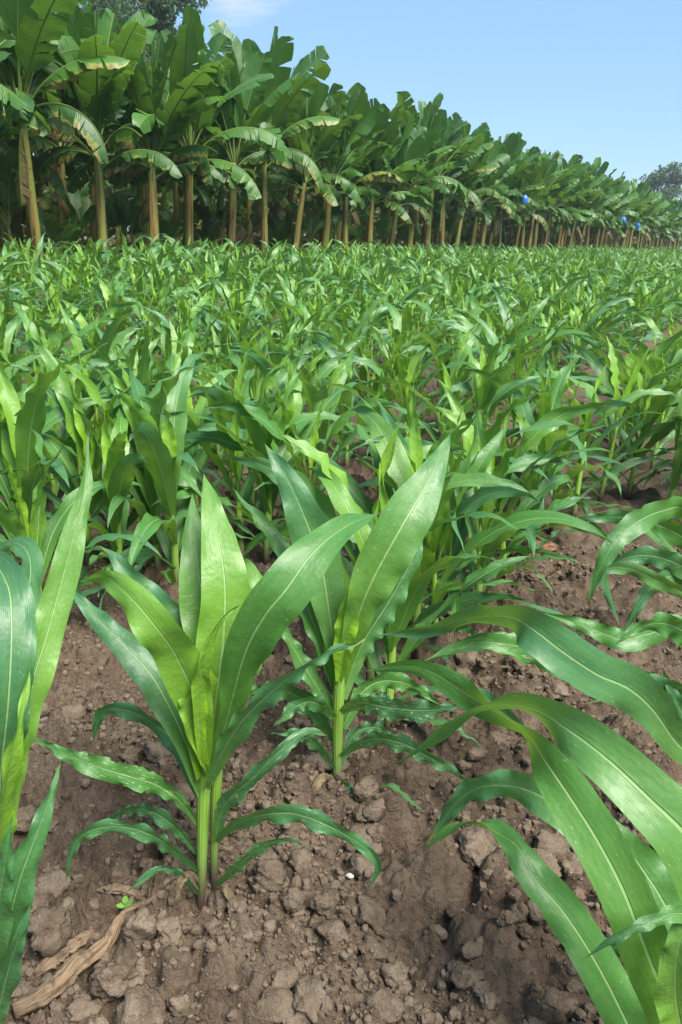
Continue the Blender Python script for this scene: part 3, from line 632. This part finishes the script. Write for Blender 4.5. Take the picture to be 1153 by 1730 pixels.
# ------------------------------------------------------------------ maize: the rows
rng = np.random.default_rng(99)
spots = []
taken = [np.array(o.location[:2]) for o in HERO]
offs = [-2.5, -1.7, -.85, 0., .87, 2.02, 2.8] + [3.5 + .72 * i for i in range(12)]
for bx, by in ((655, 1250), (700, 1120), (752, 1020), (805, 1060), (850, 985), (905, 930), (968, 885), (1012, 855), (270, 985), (335, 890), (100, 905), (30, 930), (-40, 990), (585, 800), (540, 850), (160, 770), (430, 770), (60, 800), (395, 850), (1100, 800), (205, 960), (410, 960), (480, 900), (640, 850), (235, 865), (130, 830), (300, 800), (370, 800), (500, 800), (625, 775), (690, 800), (800, 820), (860, 805), (910, 805), (1060, 850), (1125, 885), (1160, 830), (20, 850), (760, 900), (205, 1015), (150, 965), (50, 1005), (300, 1010), (520, 965), (690, 1065), (775, 965), (890, 965), (625, 1175), (735, 1095), (450, 960), (90, 850), (190, 900)):
    p = hit(bx, by)[:2]; taken.append(p); spots.append((1.3, p[0], p[1], 0.))
for ro in offs:
    if ro > BN - .75: continue
    s_ = -3 + rng.random() * .3
    while s_ < 118:
        s_ += .27 * rng.uniform(.7, 1.35) * (1 if s_ < 45 else 1.5)
        if rng.random() < .06: continue
        p = U * s_ + N * (ro + rng.normal() * .05)
        d = math.hypot(*p)
        if p[1] < .3 and d < 2.2: continue
        if d < 1.15 or (ro in (0., .87) and s_ < (2.0 if ro else 3.1) and s_ > -.9): continue
        if ro < 0 and (d < 2.6 or (p[0] > 0 and abs(p[0]) / max(p[1], .1) < .52)): continue
        if min(np.hypot(*(p - t_)) for t_ in taken) < .2: continue
        spots.append((d, p[0], p[1], ro))
spots.sort()
near = []; rest = []
for d, x, y_, ro in spots:
    a_, b_, c_ = proj((x, y_, float(macro(x, y_)) + .3)); a2, b2, _ = proj((x, y_, float(macro(x, y_)) + .85))
    m_ = F * .35 / max(c_, .1)
    vis = c_ > .2 and -m_ < a_ < 1153 + m_ and b2 < 1800
    (near if vis and len(near) < 286 else rest).append((x, y_, d, a_, b_))
def zone(d, a_, i):
    side = 'left' if a_ < 384 else ('middle' if a_ < 769 else 'right')
    if d < 4: return f'green maize plant just behind the foreground plants, {side} third of the photo'
    if d < 7: return f'arching-leaved maize plant in the crowded middle distance, {side} third of the photo'
    return f'small-looking maize plant deep in the dense field, {side} third of the photo'
def soft_macro(x, y): return float(macro(x, y)) + (.03 if math.hypot(x, y) < 9 else .012)
for i, (x, y_, d, a_, b_) in enumerate(near):
    st, lvs = protos[int(rng.integers(len(protos)))]
    e = empty('maize_plant', (x, y_, soft_macro(x, y_)), rng.random() * 6.28, zone(d, a_, i), 'maize plant', 'maize plants in the field')
    e.rotation_euler = (rng.normal() * .06, rng.normal() * .06, rng.random() * 6.28)
    sc = rng.uniform(.72, 1.12) if d > 1.4 else rng.uniform(.9, 1.12); e.scale = (sc, sc, sc)
    put('stalk', st, e)
    for m_ in lvs: put('leaf', m_, e)
# the rest of the field: past counting
big = Geo()
rl = {}
for key, (nl_, nw_) in {'m': (10, 2), 'f': (6, 2)}.items():
    rl[key] = []
    for k in range(10):
        st, lv = maize(rng, nl_, nw_, rng.uniform(.93, 1.08), 10 if key == 'm' else 9); gg = Geo()
        if key == 'm': gg.merge(st, None, age=.6, dmg=0., rnd=.5)
        for x_ in lv: gg.merge(x_)
        rl[key].append(gg)
for (x, y_, d, a_, b_) in rest:
    gg = rl['m' if d < 26 else 'f'][int(rng.integers(10))]
    c, s_ = math.cos, math.sin; an = rng.random() * 6.28; sc = rng.uniform(.8, 1.18) * (1 if d < 45 else 1.1)
    Mx = np.array(Matrix.Translation((x, y_, soft_macro(x, y_))) @ Matrix.Rotation(an, 4, 'Z') @ Matrix.Rotation(rng.normal() * .07, 4, 'X') @ Matrix.Scale(sc, 4))
    big.merge(gg, Mx, rnd=rng.random())
tag(big.build('maize_field', MC), 'far rows of young maize filling the field up to the banana plants', 'maize field', kind='stuff')

# ------------------------------------------------------------------ banana plants
def banana_leaf(G, C, Nr, width, rng, v0=.16, droop=.3, droop2=.5, tears=6, dry=0., nl=26, nw=3, rib_r=.02, roll=0.):
    n = len(C); s = np.linspace(0, 1, n)
    T = norm(np.gradient(C, axis=0)); B = norm(np.cross(T, Nr)); Nn = np.cross(B, T)
    rl_ = roll * smooth(.1, 1, s); B = rot_about(B, T, rl_); Nn = rot_about(Nn, T, rl_)
    rnd = rng.random()
    tube(G, C, np.interp(s, [0, .15, 1], [rib_r * 1.5, rib_r, rib_r * .25]), 5, cap=False, age=dry - .4, dmg=.8, rnd=rnd)
    def ev(A, x): return np.stack([np.interp(x, s, A[:, k]) for k in range(3)], -1)
    for sg in (-1, 1):
        cuts = np.unique(np.concatenate([[v0, 1.], v0 + (1 - v0) * rng.random(rng.poisson(tears))]))
        keep = [cuts[0]]
        for c in cuts[1:]:
            if c - keep[-1] > .025 or c == 1.: keep.append(c)
        for va, vb in zip(keep[:-1], keep[1:]):
            m_ = max(2, int(math.ceil((vb - va) * nl)) + 1); vv = np.linspace(va, vb, m_); vm = (va + vb) / 2
            d0 = droop + rng.normal() * .12; d1 = droop2 + rng.normal() * .34
            u = np.linspace(0, 1, nw + 1)
            gap = rng.uniform(.02, .3) if len(keep) > 3 else 0
            VV = vm + (vv[:, None] - vm) * (1 - gap * u[None]) + .05 * u[None]      # veins run a little forward
            VV = np.clip(VV, 0, 1)
            t_ = (vv - v0) / (1 - v0)
            wd = width / 2 * (smooth(0, .22, t_) * .9 + .1) * np.sqrt(np.clip(1 - np.clip((t_ - .5) / .5, 0, 1) ** 2.6, 0.0004, 1))
            ph = d0 + d1 * u; du = 1 / nw
            ox = np.concatenate([[0], np.cumsum(np.cos((ph[1:] + ph[:-1]) / 2) * du)]); oz = -np.concatenate([[0], np.cumsum(np.sin((ph[1:] + ph[:-1]) / 2) * du)])
            p = ev(C, VV); b = ev(B, VV); nn = ev(Nn, VV)
            # hang: torn strips fall towards the ground rather than square to the rib
            V = p + b * (sg * wd[:, None] * ox[None])[..., None] + nn * (wd[:, None] * oz[None])[..., None]
            wob = .012 * np.sin(vv * 60 + rng.random() * 6)[:, None] * u[None] ** 2
            V = V + nn * wob[..., None]
            Fq = grid_faces(m_, nw + 1)
            if sg < 0: Fq = Fq[:, ::-1]
            G.add(V.reshape(-1, 3), Fq, lu=np.tile(u * sg, m_), lv=np.repeat(vv, nw + 1), age=dry + rng.normal() * .05, dmg=0., rnd=rnd)
def banana(rng, nl=26, nw=3, hs=2.5, nleaf=12):
    stem = Geo(); leaves = []
    lean = rng.uniform(.0, .17); la = rng.normal() * .8           # stems lean a little, mostly towards +x of the plant
    zz = np.linspace(-.1, hs, 15); P = np.stack([lean * zz * (.6 + .16 * zz) * math.cos(la), lean * zz * (.6 + .16 * zz) * math.sin(la), zz], 1)
    tube(stem, P, np.interp(zz, [-.1, .15, hs * .6, hs], [.12, .10, .083, .062]) * rng.uniform(.85, 1.15), 18, .035, int(rng.integers(1e6)))
    top = P[-1]
    az = rng.random() * 6.28
    for i in range(nleaf):
        t = i / (nleaf - 1); az += 2.4 + rng.normal() * .3
        low = i < 3
        z0 = -.35 * (1 - t) ** 1.5
        L = np.interp(t, [0, .3, .7, 1], [1.75, 2.2, 2.6, 2.35]) * rng.uniform(.88, 1.1)
        th0 = np.interp(t, [0, .25, .5, .8, 1], [1.0, .72, .45, .22, .05]) * rng.uniform(.7, 1.3)
        bend = np.interp(t, [0, .25, .5, .8, 1], [1.75, 1.5, 1.0, .5, .15]) * rng.uniform(.6, 1.35)
        dryness = max(-.2, np.interp(t, [0, .12, .3, .5, 1], [.52, .42, .18, -.05, -.2]) + rng.normal() * .2)
        if i < 6: th0 = rng.uniform(.7, 1.3); bend = rng.uniform(1.3, 2.1); L *= .88; z0 = -rng.uniform(.05, .45)
        if nl > 12 and i < 1 and rng.random() < .2: th0 = rng.uniform(2.3, 2.7); bend = .45; L = rng.uniform(.8, 1.3); dryness = 1.1; z0 = -.3      # dead leaves hanging down the stem
        C, Nr = grow_spine(rng, 0, az, L, th0, bend, nl, rng.normal() * .22, rng.uniform(1.0, 1.6), .03)
        C = C + top + [0, 0, z0]
        g = Geo()
        banana_leaf(g, C, Nr, np.interp(t, [0, .4, .8, .95, 1], [.46, .60, .66, .52, .2]) * rng.uniform(.9, 1.1), rng, v0=.15,
                    droop=np.interp(t, [0, .3, .7, 1], [.85, .35, -.15, -.4]) + rng.normal() * .12, droop2=np.interp(t, [0, .4, 1], [.75, .45, .15]) + rng.normal() * .15,
                    tears=np.interp(t, [0, .3, .6, .85, 1], [16, 14, 8, 4, 1]), dry=dryness, nl=nl, nw=nw, roll=rng.normal() * .9 * (.5 + t))
        leaves.append(g)
    return stem, leaves
rng = np.random.default_rng(404)
bp = []; bp_low = []
for i in range(12):
    st, lv = banana(rng, 26, 3, rng.uniform(2.3, 2.7), int(rng.integers(18, 22)))
    crown = Geo()
    for l_ in lv: crown.merge(l_)
    bp.append((st.mesh('banana_stem', MBS), [l_.mesh('banana_leaf', MBL) for l_ in lv], crown.mesh('banana_crown', MBL)))
def sucker(rng):
    g = Geo(); st = Geo(); h = rng.uniform(.5, 1.1)
    zz = np.linspace(-.05, h, 7); tube(st, np.stack([zz * .08, zz * 0, zz], 1), np.interp(zz, [-.05, h], [.04, .018]), 8)
    az = rng.random() * 6
    for i in range(6):
        az += 2.3; L = rng.uniform(.7, 1.2)
        C, Nr = grow_spine(rng, 0, az, L, rng.uniform(.15, .7), rng.uniform(.2, 1.1), 12, 0, 1.4, .01); C = C + [h * .08, 0, h - .02]
        banana_leaf(g, C, Nr, rng.uniform(.2, .32), rng, .2, -.1, .4, 2, -.2, 12, 2, .008)
    return st.mesh('sucker_stem', MBS), g.mesh('sucker_leaves', MBL)
sk = [sucker(rng) for _ in range(5)]
trunk_px = [-58, 60, 172, 260, 318, 389, 446, 497, 548, 584, 625, 660, 692, 722, 748, 770, 797]
def on_row(px, off):              # point of the line BN+off across the rows seen in a picture column
    d = ray(px, 400 + .03 * (px - 576)); t_ = (BN + off) / (N @ d[:2]); return d[:2] * t_
ordn = ['', 'first', 'second', 'third', 'fourth', 'fifth', 'sixth', 'seventh', 'eighth', 'ninth', 'tenth', 'eleventh', 'twelfth', 'thirteenth', 'fourteenth', 'fifteenth', 'sixteenth']
look = {1: 'thick brown trunk'}
front = [(on_row(px, 0), i) for i, px in enumerate(trunk_px)]
s_last = U @ front[-1][0]
i = len(front)
s_ = s_last
while s_ < 112:
    s_ += rng.uniform(1.1, 1.4); front.append((U * s_ + N * (BN + rng.normal() * .15), i)); i += 1
s0 = U @ front[0][0]
extra = [(U * (s0 - 1.5 * k) + N * BN, -k) for k in range(1, 4)]
tint_az = math.atan2(U[1] * .5 - N[1] * .6, U[0] * .5 - N[0] * .6)
def plant_banana(p, detail, label, sc):
    st, lvs, cr = bp[int(rng.integers(len(bp)))]
    e = empty('banana_plant', (p[0], p[1], float(macro(p[0], p[1]))), 0, label, 'banana plant', 'banana plants along the field')
    e.rotation_euler = (rng.normal() * .02, rng.normal() * .02, tint_az + rng.normal() * .6); e.scale = (sc, sc, sc * rng.uniform(.94, 1.08))
    put('trunk', st, e)
    if detail:
        for m_ in lvs: put('leaf', m_, e)
    else: put('crown', cr, e)
    return e
for p, i in extra + front:
    if 1 <= i <= 16: lab = f'{ordn[i]} banana plant from the left in the front row' + (', ' + look[i] if i in look else '')
    elif i <= 0: lab = 'banana plant reaching in past the left edge of the photo'
    else: lab = 'banana plant far along the front row, beyond the sixteenth trunk' if p[1] < 70 else 'small-looking banana plant at the far right end of the row'
    plant_banana(p, i <= 26, lab, rng.uniform(.98, 1.06))
row_lab = ['banana plant in the second row, mostly hidden behind the front row', 'banana plant in the third row, its top showing above the front rows']
for k, off in enumerate((2.1, 4.3)):
    s_ = s0 - 3 - 2 * k
    while s_ < 116:
        s_ += rng.uniform(1.5, 2.3) * (1 if s_ < 70 else 1.5); p = U * s_ + N * (BN + off + rng.normal() * .3)
        plant_banana(p, False, row_lab[k], rng.uniform(1.04, 1.12))
# the grove behind, one mass
gr = Geo(); low = []
for k in range(5):
    st, lv = banana(rng, 8, 1, 2.5, 10); gg = Geo(); gg.merge(st, None, age=.3, dmg=.5, rnd=.2)
    for l_ in lv: gg.merge(l_)
    low.append(gg)
for off in (6.4, 8.4, 10.5, 13, 16, 19):
    s_ = s0 - 8
    while s_ < 116:
        s_ += rng.uniform(1.6, 2.4) * (1 if s_ < 70 else 1.6); p = U * s_ + N * (BN + off + rng.normal() * .4); sc = rng.uniform(.95, 1.15)
        gr.merge(low[int(rng.integers(5))], np.array(Matrix.Translation((p[0], p[1], float(macro(p[0], p[1])))) @ Matrix.Rotation(rng.random() * 6.28, 4, 'Z') @ Matrix.Scale(sc, 4)), rnd=rng.random())
# hanging leaves added low in the grove, mostly dead brown, to darken its inside
for _ in range(5000):
    s_ = s0 - 6 + 125 * rng.random() ** 1.3; p = U * s_ + N * (BN + rng.uniform(4.6, 21)); h = rng.uniform(.3, 2.5)
    C, Nr = grow_spine(rng, 0, rng.random() * 6.28, rng.uniform(.9, 1.8), rng.uniform(.2, 1.2), rng.uniform(.6, 1.9), 7, 0, 1.3, .02)
    g2 = Geo(); banana_leaf(g2, C + [p[0], p[1], h + .1], Nr, rng.uniform(.35, .6), rng, .12, .5, .5, 2, rng.choice([-.1, .9, 1.1]), 7, 1, .012); gr.merge(g2)
tag(gr.build('banana_grove', MBL), 'dark mass of banana plants behind the front rows', 'banana grove', kind='stuff')
# young shoots between the trunks
for k, px in enumerate([8, 20, 95, 112, 140, 205, 226, 285, 340, 352, 372, 420, 470, 480, 520, 566, 605, 640, 678, 706, 735, 760, 785, 820, 850, 880]):
    p = on_row(px, rng.uniform(.5, 2.4)); st, lf = sk[k % 5]
    e = empty('banana_shoot', (p[0], p[1], float(macro(p[0], p[1]))), rng.random() * 6, 'thin banana shoot growing in the shade between the front trunks' if k != 6 else 'pale tall banana shoot right of the fourth front trunk', 'banana shoot', 'young banana shoots')
    sc = rng.uniform(.85, 1.3); e.scale = (sc, sc, sc); put('stem', st, e); put('foliage', lf, e)
# blue bags over bunches
for k, (px, py, hh, lab) in enumerate([(887, 337, 15, 'blue plastic bunch bag hanging nearest, in the middle of the banana row'), (1053, 373, 14, 'blue bunch bag farther along the row, left of the last one'), (1078, 382, 11, 'blue bunch bag farthest along the row, at right')]):
    p2 = on_row(px, -1.5); c = at(px, py, p2[1]); h_ = hh * pxm(c)
    zz = np.linspace(.5, -.5, 12) * h_; rr = h_ * np.interp(np.linspace(0, 1, 12), [0, .1, .35, .8, 1], [.06, .2, .36, .33, .3])
    g = Geo(); tube(g, np.stack([zz * .04, zz * .02, zz], 1), rr, 14, .09, 60 + k)
    o = g.build('bunch_bag', MBLUE, loc=c); tag(o, lab, 'bunch bag', 'blue bags over banana bunches')

# ------------------------------------------------------------------ trees beyond
def tree(name, loc, h, cw, rng, label, nleaf=9000, clumps=26, base=.35, ls=.16, top_flat=False):
    e = empty(name, loc, 0, label, 'tree'); tr = Geo()
    P, _, _ = resample([(0, 0, -.3), (.1, .05, h * .3), (.0, .1, h * .55), (.15, 0, h * .8)], 12); tube(tr, P, np.linspace(h * .035, h * .008, 13), 10, .03, 1)
    cr = Geo(); V = []; Fq = []; R_ = []
    for k in range(clumps):
        a = rng.random() * 6.28; zf = rng.uniform(base, 1.0); rmax = cw * .5 * math.sqrt(max(.05, 1 - ((zf - .55) / .5) ** 2)); r_ = rmax * rng.uniform(.35, 1)
        c = np.array([math.cos(a) * r_, math.sin(a) * r_, h * zf * rng.uniform(.9, 1)])
        P, _, _ = resample([(0, 0, h * min(.75, zf * .6)), (c * [.5, .5, .0] + [0, 0, c[2] * .85]), c], 6); tube(tr, P, np.linspace(h * .010, h * .002, 7), 6)
        cs = cw * rng.uniform(.09, .17)
        n = nleaf // clumps; d = norm(rng.normal(size=(n, 3))) * rng.random((n, 1)) ** .45 * cs * [1.2, 1.2, .7] + c
        a1 = norm(rng.normal(size=(n, 3))); a2 = norm(np.cross(a1, rng.normal(size=(n, 3)))); s = ls * rng.uniform(.5, 1.3, (n, 1))
        q_ = np.stack([d - a1 * s, d - a2 * s * .4, d + a1 * s, d + a2 * s * .4], 1).reshape(-1, 3)
        cr.add(q_, np.arange(n * 4).reshape(n, 4), rnd=np.repeat(np.clip(rng.random(n) * .6 + rng.random() * .4, 0, 1), 4))
    tr.build('trunk', MBARK, e); cr.build('crown', MTREE, e)
    return e
rng = np.random.default_rng(12)
c = at(1118, 352, 135); k = pxm(c)
tree('distant_tree', (c[0], c[1], 0), 135 * k * 1.0 + 0 if False else c[2] + 68 * k, 115 * k, rng, 'hazy grey-green tree standing alone beyond the end of the banana row', 6000, 34, .2, .34)
c = at(238, 60, 48); k = pxm(c)
tree('tall_tree', (c[0], c[1], 0), c[2] + 95 * k, 8.5, rng, 'dark leafy treetop showing above the banana leaves at upper left', 26000, 60, .35, .17)

# ------------------------------------------------------------------ litter
def dry_stalk(pts, rpx, label, name, cat, mat=MDRY, flat=1., ns=22, rough=.15, fray=0):
    P = []; 
    for (px, py, up) in pts:
        p = hit(px, py); P.append([p[0], p[1], gz(p[0], p[1]) * .5 + float(macro(p[0], p[1])) * .5 + up])
    P = np.array(P); base_ = P[0].copy(); C, par, L = resample(P - base_, 26)
    k = pxm(base_); rr = np.interp(par, np.linspace(0, 1, len(rpx)), rpx) * k
    rr = rr * (1 + .12 * np.sin(par * 38) ** 2)
    g = Geo(); tube(g, C, rr, ns, rough, 3)
    V = g.v[0]; 
    if flat != 1: 
        mid = np.repeat(np.vstack([C[:1], C, C[-1:]]), ns + 1, 0); V[:, 2] = mid[:, 2] + (V[:, 2] - mid[:, 2]) * flat
    for f in range(fray):
        a = C[-6 + f % 5]; d = (C[-1] - C[-4]) * random.uniform(.8, 2.2) + np.array([random.gauss(0, .02), random.gauss(0, .02), random.gauss(.005, .008)])
        Q, _, _ = resample([a, a + d * .5 + [0, 0, .008], a + d], 6); tube(g, Q, np.linspace(.0018, .0006, 7), 5)
    return tag(g.build(name, mat, loc=base_), label, cat)
dry_stalk([(25, 1714, .012), (76, 1690, .018), (128, 1640, .02), (184, 1606, .022), (212, 1570, .022), (258, 1536, .02), (282, 1496, .016)], [12, 15, 16, 11, 6, 4, 2.5], 'thick dry tan root stalk lying across the bottom left corner', 'dry_stalk', 'dry stalk', fray=26)
dry_stalk([(48, 1668, .015), (90, 1640, .025), (138, 1600, .02), (160, 1588, .015)], [5, 13, 12, 3], 'flat dry husk strip lying along the upper side of the thick root stalk', 'dry_husk', 'dry husk', flat=.4)
dry_stalk([(164, 1524, .015), (190, 1520, .02), (220, 1526, .02), (247, 1538, .012)], [2, 9, 9, 2], 'small boat-shaped dry husk beside the tiny green weed', 'dry_husk', 'dry husk', flat=.45)
dry_stalk([(300, 1508, .012), (288, 1470, .02), (280, 1440, .02)], [3, 10, 2], 'frayed dry leaf curled at the left of the front stalk foot', 'dry_husk', 'dry husk', flat=.4, fray=8)
dry_stalk([(858, 958, .02), (885, 952, .03), (912, 945, .03), (936, 940, .02)], [9, 13, 12, 7], 'reddish brown piece of old wood lying on the soil', 'wood_piece', 'wood', MWOOD)
dry_stalk([(770, 1600, .008), (780, 1594, .01), (792, 1586, .008)], [1.5, 1.5, 1], 'short pale straw on the soil at lower right', 'straw', 'straw')
g = Geo(); P = np.array([hit(px, py) for px, py in ((640, 1364), (660, 1372), (685, 1378), (716, 1384))]); P[:, 2] = [gz(p[0], p[1]) + .02 for p in P]
C, par, L = resample(P - P[0], 20); corn_leaf(g, C, np.tile([0, 0, 1.], (21, 1)), .022, 0., hrng, 6, .3, .003, -.1, .9)
tag(g.build('fallen_leaf', MC, loc=P[0]), 'fallen maize leaf bit with pale tip lying on the soil', 'leaf')
p = hit(212, 1556); e = empty('weed', (p[0], p[1], gz(p[0], p[1])), 0, 'tiny yellow-green weed seedling beside the small dry husk', 'weed')
st = Geo(); lf = Geo(); tube(st, [(0, 0, -.01), (.002, 0, .01), (.004, 0, .028)], .0012, 6)
for k in range(7):
    a = k * 2.4; d = np.array([math.cos(a), math.sin(a), .25]); b_ = np.array([-math.sin(a), math.cos(a), 0]); o_ = np.array([.003, 0, .012 + k * .0025]); L = .018
    s4 = np.linspace(0, 1, 6); wv = .0065 * np.sin(np.pi * np.clip(s4, .03, .97)) ** .7
    V = np.stack([o_ + d * L * s4[:, None] - b_ * wv[:, None], o_ + d * L * s4[:, None] + [0, 0, -.001], o_ + d * L * s4[:, None] + b_ * wv[:, None]], 1)
    lf.add(V.reshape(-1, 3), grid_faces(6, 3), rnd=random.random())
st.build('stem', MWEED, e); lf.build('foliage', MWEED, e)

# ------------------------------------------------------------------ the hazy air
hz, t = M('haze'); q = NT(t); pv = q.n('VolumePrincipled'); pv.inputs['Color'].default_value = (.75, .85, 1, 1); pv.inputs['Density'].default_value = .0006; pv.inputs['Anisotropy'].default_value = .2
t.links.new(pv.outputs[0], q.n('OutputMaterial').inputs['Volume'])
g = Geo(); V, Fq = ball_quads(1); g.add(np.sign(V) * [430, 480, 12] + [0, 410, 9], Fq); hb = g.build('haze', hz); tag(hb, 'thin bluish haze in the air over the field', 'haze', kind='stuff')
hb.data.polygons.foreach_set('use_smooth', np.zeros(len(hb.data.polygons), bool))
SC.cycles.volume_bounces = 0

# bits of straw and root scattered in the soil
rng = np.random.default_rng(31); g = Geo()
for k in range(260):
    yy = .78 + 3.2 * rng.random() ** 1.4; xx = rng.uniform(-.5, .5) * (yy * .95 + .35); a = rng.random() * 6.28; L = rng.uniform(.012, .06)
    d = np.array([math.cos(a), math.sin(a)]); pts = []
    for f in (-.5, -.1, .25, .5):
        px, py = np.array([xx, yy]) + d * L * f + np.array([-d[1], d[0]]) * rng.normal() * L * .1; pts.append((px, py, gz(px, py) + .004))
    pts = np.array(pts); pts[:, 2] = np.maximum(pts[:, 2], pts[:, 2].mean()); C, _, _ = resample(pts, 8); tube(g, C, np.linspace(.0011, .0005, 9) * rng.uniform(.6, 1.5), 5)
tag(g.build('straw_litter', MDRY), 'thin bits of straw and root scattered on the soil', 'straw litter', kind='stuff')
